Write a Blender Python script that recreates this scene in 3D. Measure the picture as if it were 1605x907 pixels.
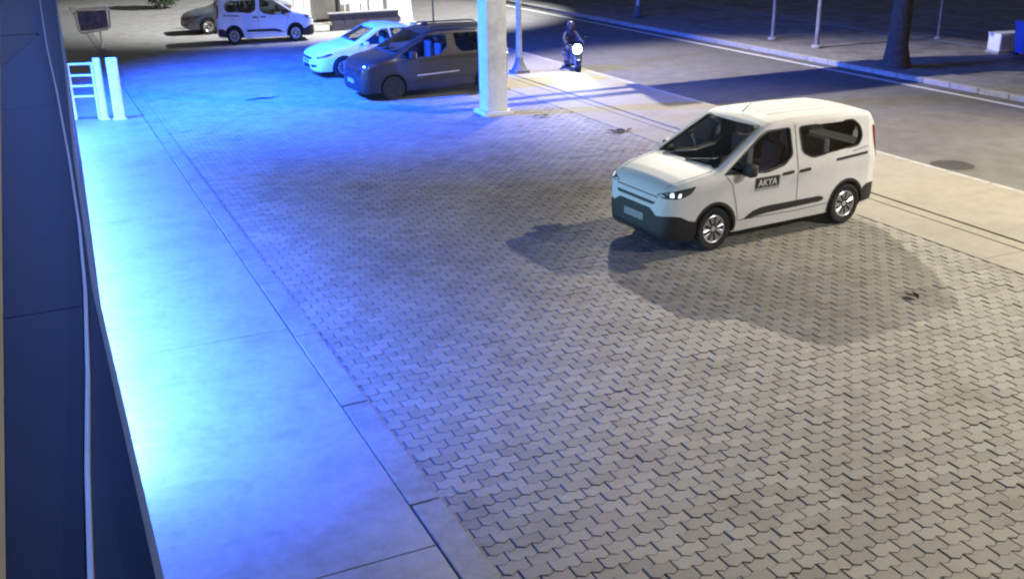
import bpy, bmesh, math, random
import numpy as np
from mathutils import Vector, Matrix
from mathutils.bvhtree import BVHTree
R = math.radians
random.seed(7)
for o in list(bpy.data.objects): bpy.data.objects.remove(o)
SC = bpy.context.scene
COL = SC.collection

# ------------------------------------------------------------------ camera
# world: X from the building towards the road, Y along the road, Z up (metres)
cam = bpy.data.cameras.new('camera'); camo = bpy.data.objects.new('camera', cam); COL.objects.link(camo)
cam.sensor_width = 36.0; cam.lens = 35.98; cam.clip_start = 0.05; cam.clip_end = 600
TH, PI_, RO, CH = 2.004768, 0.365181, 0.014982, 5.0865
def cam_axes():
    F = np.array([0, math.cos(PI_), -math.sin(PI_)]); Rt = np.array([1., 0, 0]); D = np.cross(F, Rt)
    c, s = math.cos(RO), math.sin(RO)
    A = np.array([[math.sin(TH), -math.cos(TH), 0], [math.cos(TH), math.sin(TH), 0], [0, 0, 1]])
    return A @ (c*Rt + s*D), A @ (-s*Rt + c*D), A @ F
cr, cd, cf = cam_axes()
camo.matrix_world = Matrix(((cr[0], -cd[0], -cf[0], 0), (cr[1], -cd[1], -cf[1], 0), (cr[2], -cd[2], -cf[2], CH), (0, 0, 0, 1)))
SC.camera = camo

# ------------------------------------------------------------------ world, moon, exposure
w = bpy.data.worlds.new('World'); SC.world = w; w.use_nodes = True
nt = w.node_tree; nt.nodes.clear()
sky = nt.nodes.new('ShaderNodeTexSky'); sky.sky_type = 'NISHITA'; sky.sun_disc = False
sky.sun_elevation = R(1.0); sky.sun_rotation = R(220)
bg = nt.nodes.new('ShaderNodeBackground'); bg.inputs['Strength'].default_value = 0.12
wo = nt.nodes.new('ShaderNodeOutputWorld')
nt.links.new(sky.outputs[0], bg.inputs[0]); nt.links.new(bg.outputs[0], wo.inputs[0])
sun = bpy.data.lights.new('moon', 'SUN'); sun.energy = 0.03; sun.angle = R(10); sun.color = (0.8, 0.87, 1)
suno = bpy.data.objects.new('moon', sun); COL.objects.link(suno); suno.rotation_euler = (R(50), 0, R(120))
vs = SC.view_settings; vs.view_transform = 'Standard'; vs.look = 'None'; vs.gamma = 1; vs.exposure = 0.0; vs.use_curve_mapping = False
SC.cycles.pixel_filter_type = 'BLACKMAN_HARRIS'; SC.cycles.filter_width = 2.2
SC.cycles.max_bounces = 6; SC.cycles.transparent_max_bounces = 12
LAMP = dict(near29=(10500, (1, .92, .80)), near0=(4100, (1, .96, .90)), far12=(12000, (1, .89, .69)), far43=(70000, (.97, .98, 1)), added40=(60000, (1, .92, .77)))
BLUE = (0.012, 0.10, 1.0)

# ------------------------------------------------------------------ materials
MATS = {}
def mat(name, col, rough=0.6, metal=0.0, var=0.0, scale=6.0, bump=0.0, bscale=60.0, coat=0.0, emit=None, estr=0.0, col2=None, dirt=0.0, spec=0.5):
    if name in MATS: return MATS[name]
    m = bpy.data.materials.new(name); m.use_nodes = True; MATS[name] = m
    n = m.node_tree.nodes; l = m.node_tree.links; b = n['Principled BSDF']
    b.inputs['Base Color'].default_value = (*col, 1); b.inputs['Roughness'].default_value = rough
    b.inputs['Metallic'].default_value = metal; b.inputs['Coat Weight'].default_value = coat
    b.inputs['Specular IOR Level'].default_value = spec
    if emit: b.inputs['Emission Color'].default_value = (*emit, 1); b.inputs['Emission Strength'].default_value = estr
    if var or bump or dirt:
        tc = n.new('ShaderNodeNewGeometry')
        src = tc.outputs['Position']
    if var or dirt:
        no = n.new('ShaderNodeTexNoise'); no.inputs['Scale'].default_value = scale; no.inputs['Detail'].default_value = 6; no.inputs['Roughness'].default_value = .65
        l.new(src, no.inputs['Vector'])
        mx = n.new('ShaderNodeMix'); mx.data_type = 'RGBA'
        c2 = col2 or tuple(max(0, c*(1-var)) for c in col); c1 = col if col2 else tuple(min(1, c*(1+var*.6)) for c in col)
        mx.inputs[6].default_value = (*c1, 1); mx.inputs[7].default_value = (*c2, 1)
        mr = n.new('ShaderNodeMapRange'); mr.inputs[1].default_value = .32; mr.inputs[2].default_value = .68
        l.new(no.outputs['Fac'], mr.inputs[0]); l.new(mr.outputs[0], mx.inputs[0]); last = mx.outputs[2]
        if dirt:
            n2 = n.new('ShaderNodeTexNoise'); n2.inputs['Scale'].default_value = scale*.17; n2.inputs['Detail'].default_value = 8; n2.inputs['Roughness'].default_value = .7
            l.new(src, n2.inputs['Vector'])
            m2 = n.new('ShaderNodeMix'); m2.data_type = 'RGBA'; m2.blend_type = 'MULTIPLY'
            r2 = n.new('ShaderNodeMapRange'); r2.inputs[1].default_value = .48; r2.inputs[2].default_value = .66; r2.inputs[4].default_value = dirt
            l.new(n2.outputs['Fac'], r2.inputs[0]); l.new(r2.outputs[0], m2.inputs[0]); l.new(last, m2.inputs[6]); m2.inputs[7].default_value = (.42, .38, .33, 1); last = m2.outputs[2]
        l.new(last, b.inputs['Base Color'])
    if bump:
        nb = n.new('ShaderNodeTexNoise'); nb.inputs['Scale'].default_value = bscale; nb.inputs['Detail'].default_value = 4
        l.new(src, nb.inputs['Vector']); bp = n.new('ShaderNodeBump'); bp.inputs['Strength'].default_value = bump; bp.inputs['Distance'].default_value = .01
        l.new(nb.outputs['Fac'], bp.inputs['Height']); l.new(bp.outputs[0], b.inputs['Normal'])
    return m
def glass_mat(name, tint, gloss=1.0):
    if name in MATS: return MATS[name]
    m = bpy.data.materials.new(name); m.use_nodes = True; MATS[name] = m
    n = m.node_tree.nodes; l = m.node_tree.links; n.clear()
    out = n.new('ShaderNodeOutputMaterial'); mx = n.new('ShaderNodeMixShader'); tr = n.new('ShaderNodeBsdfTransparent'); gl = n.new('ShaderNodeBsdfGlossy')
    fr = n.new('ShaderNodeFresnel'); fr.inputs[0].default_value = 1.5
    tr.inputs[0].default_value = (*tint, 1); gl.inputs['Roughness'].default_value = .03; gl.inputs[0].default_value = (gloss, gloss, gloss, 1)
    l.new(fr.outputs[0], mx.inputs[0]); l.new(tr.outputs[0], mx.inputs[1]); l.new(gl.outputs[0], mx.inputs[2]); l.new(mx.outputs[0], out.inputs[0])
    return m
M_black = mat('black_plastic', (.018, .018, .02), .55, var=.2, scale=30)
M_tyre = mat('tyre_rubber', (.016, .016, .017), .85, var=.3, scale=20, bump=.2)
M_alloy = mat('alloy', (.72, .73, .75), .28, .85, var=.08, scale=15)
M_steel = mat('galvanised_steel', (.46, .47, .49), .45, .55, var=.15, scale=9)
M_glass = glass_mat('tinted_glass', (.55, .58, .60))
M_dglass = glass_mat('dark_glass', (.22, .23, .25))
M_lens = mat('lamp_lens', (.05, .055, .06), .06, 0, coat=.8)
M_chrome = mat('bright_reflector', (.9, .9, .92), .12, .9)
M_int = mat('cabin_trim', (.20, .20, .205), .8, var=.2, scale=12)
M_seat = mat('seat_fabric', (.55, .55, .56), .9, var=.2, scale=14)
M_white = mat('white_paint', (.70, .70, .70), .55, var=.03, scale=3, coat=.08, dirt=.15, spec=.06)
M_dark = mat('dark_grey_paint', (.036, .033, .033), .28, .25, var=.08, scale=3, coat=.6)
M_white2 = mat('plain_white_paint', (.76, .77, .79), .5, var=.03, scale=3, coat=.12, dirt=.1)
M_bluegrey = mat('blue_grey_paint', (.11, .13, .17), .3, .3, var=.06, scale=3, coat=.5)
M_whitecoat = mat('white_metal_coating', (.78, .78, .76), .45, var=.06, scale=10, dirt=.15)

# ------------------------------------------------------------------ helpers
def tag(o, label=None, cat=None, group=None, kind=None):
    if label: o['label'] = label
    if cat: o['category'] = cat
    if group: o['group'] = group
    if kind: o['kind'] = kind
    return o
def link(name, me, parent=None, mats=None):
    o = bpy.data.objects.new(name, me); COL.objects.link(o)
    if parent: o.parent = parent
    if mats is not None:
        for m in (mats if isinstance(mats, (list, tuple)) else [mats]): me.materials.append(m)
    return o
def empty(name, loc=(0, 0, 0), rz=0):
    o = bpy.data.objects.new(name, None); COL.objects.link(o); o.location = loc; o.rotation_euler.z = rz; o.empty_display_size = .2
    return o
def copy_tree(o, parent=None, sub=None):
    c = o.copy(); COL.objects.link(c); c.parent = parent
    if sub and c.data and c.type == 'MESH':
        hit = [s for s in c.data.materials if s in sub]
        if hit:
            c.data = c.data.copy()
            for i, s in enumerate(c.data.materials):
                if s in sub: c.data.materials[i] = sub[s]
    for ch in list(o.children): copy_tree(ch, c, sub)
    return c
class MB:
    def __init__(s): s.v = []; s.f = []
    def add(s, v, f):
        k = len(s.v); s.v += [tuple(p) for p in v]; s.f += [tuple(i+k for i in q) for q in f]; return s
    def box(s, x0, x1, y0, y1, z0, z1, b=0.0):
        if b <= 0:
            return s.add([(x0,y0,z0),(x1,y0,z0),(x1,y1,z0),(x0,y1,z0),(x0,y0,z1),(x1,y0,z1),(x1,y1,z1),(x0,y1,z1)],
                         [(0,3,2,1),(4,5,6,7),(0,1,5,4),(1,2,6,5),(2,3,7,6),(3,0,4,7)])
        bm = bmesh.new(); bmesh.ops.create_cube(bm, size=1)
        for v in bm.verts: v.co = Vector(((x0+x1)/2+v.co.x*(x1-x0), (y0+y1)/2+v.co.y*(y1-y0), (z0+z1)/2+v.co.z*(z1-z0)))
        bmesh.ops.bevel(bm, geom=bm.edges[:], offset=b, segments=2, affect='EDGES', profile=.5)
        bm.verts.index_update()
        s.add([v.co for v in bm.verts], [[v.index for v in f.verts] for f in bm.faces]); bm.free(); return s
    def tube(s, path, r, n=10, cap=True):
        P = [Vector(p) for p in path]; rr = r if isinstance(r, (list, tuple)) else [r]*len(P); V = []; up = None
        for i, p in enumerate(P):
            t = (P[min(i+1, len(P)-1)]-P[max(i-1, 0)]).normalized()
            if up is None or abs(t.dot(up)) > .95: up = Vector((0, 0, 1)) if abs(t.z) < .9 else Vector((1, 0, 0))
            a = t.cross(up).normalized(); b = a.cross(t).normalized(); up = b
            V += [p+(a*math.cos(2*math.pi*k/n)+b*math.sin(2*math.pi*k/n))*rr[i] for k in range(n)]
        F = [(i*n+k, i*n+(k+1) % n, (i+1)*n+(k+1) % n, (i+1)*n+k) for i in range(len(P)-1) for k in range(n)]
        if cap: F += [tuple(range(n-1, -1, -1)), tuple(range((len(P)-1)*n, len(P)*n))]
        return s.add(V, F)
    def lathe(s, prof, n=24, M=Matrix()):      # prof: (radius, height) about local z
        V = []; F = []
        for r, h in prof: V += [M @ Vector((r*math.cos(2*math.pi*k/n), r*math.sin(2*math.pi*k/n), h)) for k in range(n)]
        for i in range(len(prof)-1): F += [(i*n+k, i*n+(k+1) % n, (i+1)*n+(k+1) % n, (i+1)*n+k) for k in range(n)]
        if prof[0][0] > 1e-4: F.append(tuple(range(n-1, -1, -1)))
        if prof[-1][0] > 1e-4: F.append(tuple(range((len(prof)-1)*n, len(prof)*n)))
        return s.add(V, F)
    def prism(s, poly, z0, z1):
        n = len(poly)
        return s.add([(x, y, z0) for x, y in poly]+[(x, y, z1) for x, y in poly],
                     [tuple(range(n-1, -1, -1)), tuple(range(n, 2*n))]+[(i, (i+1) % n, n+(i+1) % n, n+i) for i in range(n)])
    def build(s, name, m, parent=None, smooth=None):
        me = bpy.data.meshes.new(name); me.from_pydata(s.v, [], s.f); me.update()
        bm = bmesh.new(); bm.from_mesh(me); bmesh.ops.recalc_face_normals(bm, faces=bm.faces[:]); bm.to_mesh(me); bm.free()
        if smooth is not None: me.shade_smooth(); me.set_sharp_from_angle(angle=R(smooth))
        return link(name, me, parent, m)

# ------------------------------------------------------------------ the ground
M_soil = mat('dark_soil', (.20, .19, .178), .95, var=.5, scale=1.3, bump=.5, bscale=9, dirt=.4)
M_asph = mat('road_asphalt', (.108, .104, .097), .82, var=.22, scale=2.2, bump=.35, bscale=120, dirt=.25)
M_joint = mat('joint_sand', (.075, .071, .064), .95, var=.4, scale=25)
M_conc = mat('pale_concrete', (.23, .212, .168), .8, var=.12, scale=4, bump=.2, bscale=50, dirt=.25)
M_slab = mat('apron_concrete', (.25, .25, .25), .5, var=.14, scale=7, bump=.2, bscale=90, dirt=.4)
M_kerb = mat('kerb_concrete', (.31, .30, .28), .8, var=.2, scale=8, bump=.25, bscale=60, dirt=.3)
M_lot = mat('far_lot_paving', (.31, .302, .282), .85, var=.25, scale=2, bump=.3, bscale=30, dirt=.3)
M_line = mat('road_paint', (.62, .61, .57), .7, var=.3, scale=14, col2=(.38, .37, .35))
def sheet(name, x0, x1, y0, y1, z, m, parent=None):
    return MB().box(x0, x1, y0, y1, z-.02, z).build(name, m, parent)
tag(sheet('ground', -160, 240, -120, 320, -.16, M_soil), kind='structure')
RZ = -.09
tag(sheet('road', 15.95, 23.35, -60, 190, RZ, M_asph), kind='structure')
tag(sheet('road_edge_line', 22.72, 22.9, -60, 190, RZ+.004, M_line), kind='structure')
tag(sheet('car_park_ground', -.3, 12.4, 33.9, 120, -.012, M_lot), kind='structure')

# forecourt of zigzag interlocking pavers
LX, PY = .26, .1425; PX0, PX1, PY0, PY1 = 2.80, 12.36, 3.0, 34.0
paving = tag(sheet('forecourt_paving', PX0-.06, PX1+.1, PY0-.3, PY1, -.0165, M_joint), kind='structure')
def paver_mat():
    m = bpy.data.materials.new('paver_concrete'); m.use_nodes = True; n = m.node_tree.nodes; l = m.node_tree.links; b = n['Principled BSDF']
    at = n.new('ShaderNodeAttribute'); at.attribute_name = 'tone'
    ge = n.new('ShaderNodeNewGeometry')
    n1 = n.new('ShaderNodeTexNoise'); n1.inputs['Scale'].default_value = .35; n1.inputs['Detail'].default_value = 7; n1.inputs['Roughness'].default_value = .62
    n2 = n.new('ShaderNodeTexNoise'); n2.inputs['Scale'].default_value = 55; n2.inputs['Detail'].default_value = 3
    l.new(ge.outputs['Position'], n1.inputs['Vector']); l.new(ge.outputs['Position'], n2.inputs['Vector'])
    a = n.new('ShaderNodeMath'); a.operation = 'MULTIPLY_ADD'; a.inputs[1].default_value = .55; l.new(n1.outputs['Fac'], a.inputs[0]); l.new(at.outputs['Fac'], a.inputs[2])
    c = n.new('ShaderNodeMath'); c.operation = 'MULTIPLY_ADD'; c.inputs[1].default_value = .22; l.new(n2.outputs['Fac'], c.inputs[0]); l.new(a.outputs[0], c.inputs[2])
    rp = n.new('ShaderNodeValToRGB'); e = rp.color_ramp.elements
    e[0].position = .30; e[0].color = (.145, .136, .115, 1); e[1].position = 1.05; e[1].color = (.36, .345, .302, 1)
    l.new(c.outputs[0], rp.inputs[0])
    n3 = n.new('ShaderNodeTexNoise'); n3.inputs['Scale'].default_value = 1.1; n3.inputs['Detail'].default_value = 9; n3.inputs['Roughness'].default_value = .72; n3.inputs['Distortion'].default_value = .6
    l.new(ge.outputs['Position'], n3.inputs['Vector']); r3 = n.new('ShaderNodeMapRange'); r3.inputs[1].default_value = .52; r3.inputs[2].default_value = .70; r3.inputs[4].default_value = .75; l.new(n3.outputs['Fac'], r3.inputs[0])
    m3 = n.new('ShaderNodeMix'); m3.data_type = 'RGBA'; m3.blend_type = 'MULTIPLY'; l.new(r3.outputs[0], m3.inputs[0]); l.new(rp.outputs[0], m3.inputs[6]); m3.inputs[7].default_value = (.62, .58, .52, 1)
    l.new(m3.outputs[2], b.inputs['Base Color']); b.inputs['Roughness'].default_value = .78
    bp = n.new('ShaderNodeBump'); bp.inputs['Strength'].default_value = .3; bp.inputs['Distance'].default_value = .006; l.new(n2.outputs['Fac'], bp.inputs['Height']); l.new(bp.outputs[0], b.inputs['Normal'])
    return m
M_pav = paver_mat()
def paver_geo():
    g = .0062; amp = .017; bev = .006; h = .05
    xs = [-.5, -.25, 0, .25, .5]
    zz = [amp, -amp, amp, -amp, amp]
    lo = [(x*LX + (g if i == 0 else -g if i == 4 else 0), -PY/2+zz[i]+g*.2) for i, x in enumerate(xs)]
    hi = [(x*LX + (g if i == 0 else -g if i == 4 else 0), PY/2+zz[i]-g*.2) for i, x in enumerate(xs)]
    out = lo+hi[::-1]; n = len(out)
    ins = []
    for i, (x, y) in enumerate(out):
        ins.append((x-math.copysign(bev, x) if abs(x) > LX*.45 else x, y+(bev if i < 5 else -bev)))
    V = [(x, y, -h) for x, y in out]+[(x, y, -bev*.8) for x, y in out]+[(x, y, 0) for x, y in ins]
    F = [(i, (i+1) % n, n+(i+1) % n, n+i) for i in range(n)]+[(n+i, n+(i+1) % n, 2*n+(i+1) % n, 2*n+i) for i in range(n)]
    F += [(2*n+i, 2*n+i+1, 2*n+8-i, 2*n+9-i) for i in range(4)]
    return np.array(V), F
pv, pf = paver_geo()
def set_tone(me, arr):
    a = me.attributes.new('tone', 'FLOAT', 'FACE'); a.data.foreach_set('value', np.asarray(arr, np.float32))
var_mesh = []
rng = np.random.default_rng(5)
for k in range(10):
    me = bpy.data.meshes.new('paver'); me.from_pydata(pv.tolist(), [], pf); me.update(); set_tone(me, [rng.uniform(.05, .25)]*len(pf)); me.materials.append(M_pav); var_mesh.append(me)
cells = []
for j in range(int((PY1-PY0)/PY)):
    y = PY0+PY*(j+.5)
    for i in range(-1, int((PX1-PX0)/LX)+2):
        x = PX0+LX*(i+(.5 if j % 2 else 0))
        if PX0-.17 < x < PX1: cells.append((x, y))
cells = np.array(cells)
def proj(x, y, z=0):
    d = np.array([x, y, z-CH]) if np.ndim(x) == 0 else np.stack([x, y, np.full(len(x), z-CH)], 1)
    zc = d @ cf; return d @ cr/zc*1604.2+802.5, d @ cd/zc*1604.2+453.5, zc
px, py, zc = proj(cells[:, 0], cells[:, 1])
inv = (px > 4) & (px < 1600) & (py > 4) & (py < 903)
order = np.argsort(np.where(inv, zc, 1e6))
single = set(order[:300].tolist())
V = []; F = []; T = []
for k, (x, y) in enumerate(cells):
    dz = rng.normal(0, .0026)+.003*math.sin(x*.9+1.3*math.sin(y*.37))*math.sin(y*.55+.7)-.004; ax, ay = rng.normal(0, .010, 2); rz = rng.normal(0, .010); tone = rng.uniform(.05, .25)
    if k in single:
        o = bpy.data.objects.new('paver', var_mesh[int(rng.integers(10))]); COL.objects.link(o); o.parent = paving
        o.location = (x, y, dz); o.rotation_euler = (ax, ay, rz)
        continue
    if zc[k] < 1 or px[k] < -700 or px[k] > 2300: continue
    P = pv.copy(); P[:, 2] += dz+P[:, 0]*ay+P[:, 1]*ax; c, s = math.cos(rz), math.sin(rz)
    X = P[:, 0]*c-P[:, 1]*s+x; Y = P[:, 0]*s+P[:, 1]*c+y; b = len(V)
    V += list(zip(X.tolist(), Y.tolist(), P[:, 2].tolist())); F += [tuple(i+b for i in q) for q in pf]; T += [tone]*len(pf)
me = bpy.data.meshes.new('paver_field'); me.from_pydata(V, [], F); me.update(); set_tone(me, T)
tag(link('paver_field', me, paving, M_pav), kind='stuff')

# concrete apron below the building, its kerb stones
apron = tag(sheet('apron', -.3, 2.46, -4, 60, -.06, M_joint), kind='structure')
yy = -3.5
for ln in [5.2, 5.2, 5.2, 6.0, 6.3, 5.8, 6.0, 6.2, 8, 8]:
    MB().box(-.24, 2.455, yy+.006, yy+ln-.006, -.05, .006, .006).build('slab', M_slab, apron); yy += ln
kerb = tag(sheet('kerb', 2.46, 2.80, -4, 60, -.05, M_joint), kind='structure')
yy = -3.0
for i in range(30):
    ln = 2.12+random.uniform(-.03, .03); o = MB().box(2.475+random.uniform(-.006, .006), 2.755+random.uniform(-.004, .004), yy+.014, yy+ln-.014, -.08, .008+random.uniform(-.003, .003), .007).build('kerb_stone', mat('apron_kerb_concrete', (.22, .22, .215), .7, var=.2, scale=8, bump=.25, bscale=60, dirt=.5), kerb); yy += ln

# sidewalk with a channel, kerb to the road
sidewalk = tag(sheet('sidewalk', 12.36, 15.80, -60, 190, -.05, M_joint), kind='structure')
yy = -20
while yy < 110:
    for x0, x1 in ((12.30, 13.155), (13.50, 15.79)):
        MB().box(x0, x1, yy+.004, yy+9.996, -.04, .006, .006).build('concrete_slab', M_conc, sidewalk)
    MB().box(13.20, 13.455, yy+.006, yy+9.994, -.045, .0, .006).build('channel_stone', M_conc, sidewalk)
    yy += 10
rk = tag(sheet('road_kerb', 15.80, 15.95, -60, 190, RZ-.01, M_joint), kind='structure')
yy = -10
while yy < 80:
    MB().box(15.80, 15.945, yy+.008, yy+.99, RZ-.06, .004, .012).build('kerb_stone', M_kerb, rk); yy += 1.0
# far side of the road
fk = tag(sheet('far_kerb', 23.35, 23.60, -60, 190, RZ+.0, M_joint), kind='structure')
yy = -4
while yy < 80:
    MB().box(23.40, 23.60, yy+.008, yy+.99, RZ-.06, .05, .015).build('kerb_stone', M_kerb, fk); yy += 1.0
M_fwalk = mat('far_sidewalk_concrete', (.20, .195, .185), .85, var=.25, scale=3, bump=.3, dirt=.4)
fs = tag(sheet('far_sidewalk', 23.60, 24.75, -60, 190, .03, M_fwalk), kind='structure')
tag(sheet('verge', 24.75, 30.3, -60, 190, -.01, M_soil), kind='structure')
tag(sheet('far_path', 30.3, 31.3, -60, 190, .012, M_fwalk), kind='structure')

# ------------------------------------------------------------------ building wall and sign box beside the camera
M_wall = mat('wall_render', (.30, .30, .31), .8, var=.12, scale=2, bump=.3)
M_sheet = mat('sign_sheet_metal', (.012, .035, .13), .45, .3, var=.12, scale=3)
M_sheet2 = mat('sign_sheet_pale', (.05, .065, .10), .5, .3, var=.12, scale=3)
M_trim = mat('aluminium_trim', (.75, .77, .80), .35, .6, var=.1, scale=4)
bw = empty('building', (0, 0, 0)); tag(bw, 'grey rendered shop building wall beside the camera', 'building')
MB().box(-.60, -.245, -6, 34, -.1, 8.5).build('wall', M_wall, bw)
MB().box(-.66, -.18, -6, 34, 8.5, 8.75).build('coping', M_conc, bw)
SZ = 3.6; k_ = (CH-SZ)/(CH-4.1)
edge = [(.055, .2), (.06, 1.45), (.07, 2.86), (.12, 4.53), (.22, 7.19), (.30, 9.6), (.40, 12.4), (.50, 15.5)]
edge = [(a*k_, b*k_) for a, b in edge]
sg = empty('sign_box', (0, 6, 2.5)); tag(sg, 'long dark sign box with a bright metal edge on the building wall', 'sign')
def strip_prism(A, B, z0, z1):
    mb = MB(); n = len(A)
    V = [(x, y-6, z-2.5) for z in (z0, z1) for x, y in A+B]
    for i in range(n-1):
        a, b, c, d = i, i+1, n+i+1, n+i
        mb.f += [(a, d, c, b), (2*n+a, 2*n+b, 2*n+c, 2*n+d), (a, b, 2*n+b, 2*n+a), (d, 2*n+d, 2*n+c, c)]
    mb.f += [(0, 2*n, 3*n, n), (n-1, 2*n-1, 4*n-1, 3*n-1)]
    mb.v = V; return mb
ie = lambda y, tab: float(np.interp(y, [t[1] for t in tab], [t[0] for t in tab]))
trimp = [(-.05, .2), (-.042, 1.45), (-.02, 1.85), (.012, 2.3), (.045, 2.86), (.07, 3.5), (.095, 4.5), (.128, 6.3), (.155, 8.44), (.20, 10.67), (.26, 13.5), (.30, 15.5)]
trimp = [(a*k_, b*k_) for a, b in trimp]
ys = sorted(set([round(t[1], 3) for t in edge+trimp]))
strip_prism([(-.243, y) for y in ys], [(ie(y, edge), y) for y in ys], 2.62, SZ-.012).build('fascia_body', M_sheet, sg)
ya = [y for y in ys if y < 12*k_]
strip_prism([(ie(y, trimp)-.009, y) for y in ys], [(ie(y, trimp)+.003, y) for y in ys], SZ-.02, SZ+.012).build('edge_trim', M_trim, sg)
strip_prism([(ie(y, edge)-.014, y) for y in ys], [(ie(y, edge)+.004, y) for y in ys], SZ-.05, SZ+.004).build('front_trim', mat('dull_trim', (.35, .37, .40), .4, .5, var=.1), sg)
for a, b in ((.2, 1.2), (1.205, 2.75), (2.755, 5.9), (5.905, 9.3)):
    y2 = [a*k_]+[y for y in ys if a*k_ < y < b*k_]+[b*k_]
    strip_prism([(-.243, y) for y in y2], [(ie(y, trimp)-.016, y) for y in y2], SZ-.012, SZ-.002).build('top_panel', M_sheet, sg)
# diagonal pale end panel
d0, d1 = 7.5*k_, 9.2*k_
mb = MB(); mb.prism([(-.24, d0-6), (.10*k_, d1-6), (.12*k_, 15.5*k_-6), (-.24, 15.5*k_-6)], SZ-2.5-.0015, SZ-2.5+.003); mb.build('end_panel', M_sheet2, sg)
MB().box(-.24, .13*k_, 9.40*k_-6, 9.46*k_-6, SZ-2.5+.0, SZ-2.5+.006).build('panel_joint', M_black, sg)

# blue LED floodlights below the sign
def light(name, kind, loc, energy, col, parent=None, **kw):
    d = bpy.data.lights.new(name, kind); d.energy = energy; d.color = col
    for k, v in kw.items():
        if k not in ('rot', 'aim'): setattr(d, k, v)
    o = bpy.data.objects.new(name, d); COL.objects.link(o); o.location = loc
    if 'aim' in kw: o.rotation_euler = (Vector(kw['aim'])-Vector(loc)).to_track_quat('-Z', 'Y').to_euler()
    if parent: o.parent = parent; o.matrix_parent_inverse = parent.matrix_world.inverted()
    return o
M_ledb = mat('blue_led', (.1, .2, .8), .4, emit=(.05, .3, 1), estr=6)
def led(loc, aim, energy, label, size=(.5, .18), col=BLUE, spread=R(150)):
    t = empty('led_floodlight', loc); d = (Vector(aim)-Vector(loc)).normalized(); t.rotation_euler = d.to_track_quat('-Z', 'Y').to_euler()
    MB().box(-size[0]/2-.03, size[0]/2+.03, -size[1]/2-.03, size[1]/2+.03, 0, .07, .01).build('housing', M_black, t)
    MB().box(-size[0]/2, size[0]/2, -size[1]/2, size[1]/2, -.006, .002).build('led_panel', M_ledb, t)
    MB().box(-.03, .03, -.03, .03, .07, .2).build('bracket', M_black, t)
    tag(t, label, 'floodlight', 'blue floodlights on the shop wall')
    bpy.context.view_layer.update()
    l = bpy.data.lights.new('led_light', 'AREA'); l.shape = 'RECTANGLE'; l.size, l.size_y = size; l.energy = energy; l.color = col; l.spread = spread
    lo = bpy.data.objects.new('led_light', l); COL.objects.link(lo); lo.parent = t; lo.location = (0, 0, -.012)
led((-.05, 27.0, 7.6), (7.0, 27.8, 0), 5200, 'blue floodlight on the shop wall nearest the white railing', spread=R(95))
led((-.05, 31.5, 7.6), (8.0, 31.0, 0), 2600, 'farthest blue floodlight high on the shop wall', spread=R(95))
# long blue batten under the sign
bt = empty('led_batten', (-.10, 17.5, 2.46)); tag(bt, 'long blue light batten under the sign box on the shop wall', 'light batten')
MB().box(-.05, .05, -9, 9, .03, .10, .01).build('housing', M_trim, bt)
MB().box(-.04, .04, -8.95, 8.95, .015, .03).build('diffuser', M_ledb, bt)
for k in range(6): MB().box(-.02, .02, -8.5+k*3.4, -8.44+k*3.4, .10, .16).build('bracket', M_black, bt)
lo = light('batten_light', 'AREA', (-.10, 17.5, 2.46), 3400, BLUE, shape='RECTANGLE', size=17.9, size_y=.08, spread=R(105))
_z = -Vector((1.15, 0, -2.46)).normalized(); _x = Vector((0, 1, 0)); _y = _z.cross(_x); lo.rotation_euler = Matrix((_x, _y, _z)).transposed().to_euler()
# unseen blue tube added on the wall to tint sign top and forecourt
nt_ = empty('added_blue_tube', (-.12, 18, 7.2)); tag(nt_, 'unseen blue tube added high on the shop wall for a blue wash', 'added light')
MB().tube([(0, -12, 0), (0, 12, 0)], .025, 10).build('tube', M_ledb, nt_, 40)
for k in range(5): MB().box(-.13, -.0, -11+k*5.5, -10.96+k*5.5, .0, .05).build('bracket', M_black, nt_)
lo = light('added_blue_light', 'AREA', (-.08, 18, 7.15), 130, (.04, .20, 1.0), shape='RECTANGLE', size=24, size_y=.06)
_z = Vector((-.35, 0, .94)).normalized(); _x = Vector((0, 1, 0)); _y = _z.cross(_x); lo.rotation_euler = Matrix((_x, _y, _z)).transposed().to_euler()
# hidden pale strip added at the wall foot to whiten the apron edge
ls = empty('added_strip', (-.2, 19, .5)); tag(ls, 'hidden pale cyan strip added along the wall foot to brighten the apron', 'light strip')
MB().box(-.04, .0, -9, 9, -.03, .03, .005).build('channel', M_trim, ls)
MB().box(.0, .008, -8.95, 8.95, -.02, .02).build('diffuser', mat('added_strip_diffuser', (.7, .9, .9), .5, emit=(.55, 1, .85), estr=2.5), ls)
lo = light('added_strip_light', 'AREA', (-.17, 18, .5), 720, (.45, .95, 1.0), shape='RECTANGLE', size=18, size_y=.05, rot=0)
lo.rotation_euler = (0, R(-60), 0); lo.rotation_euler = Matrix(((0, 0, 0), (0, 0, 0), (0, 0, 0))).to_euler()
_z = Vector((-.75, 0, .66)).normalized(); _x = Vector((0, 1, 0)); _y = _z.cross(_x)
lo.rotation_euler = Matrix((_x, _y, _z)).transposed().to_euler()

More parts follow.
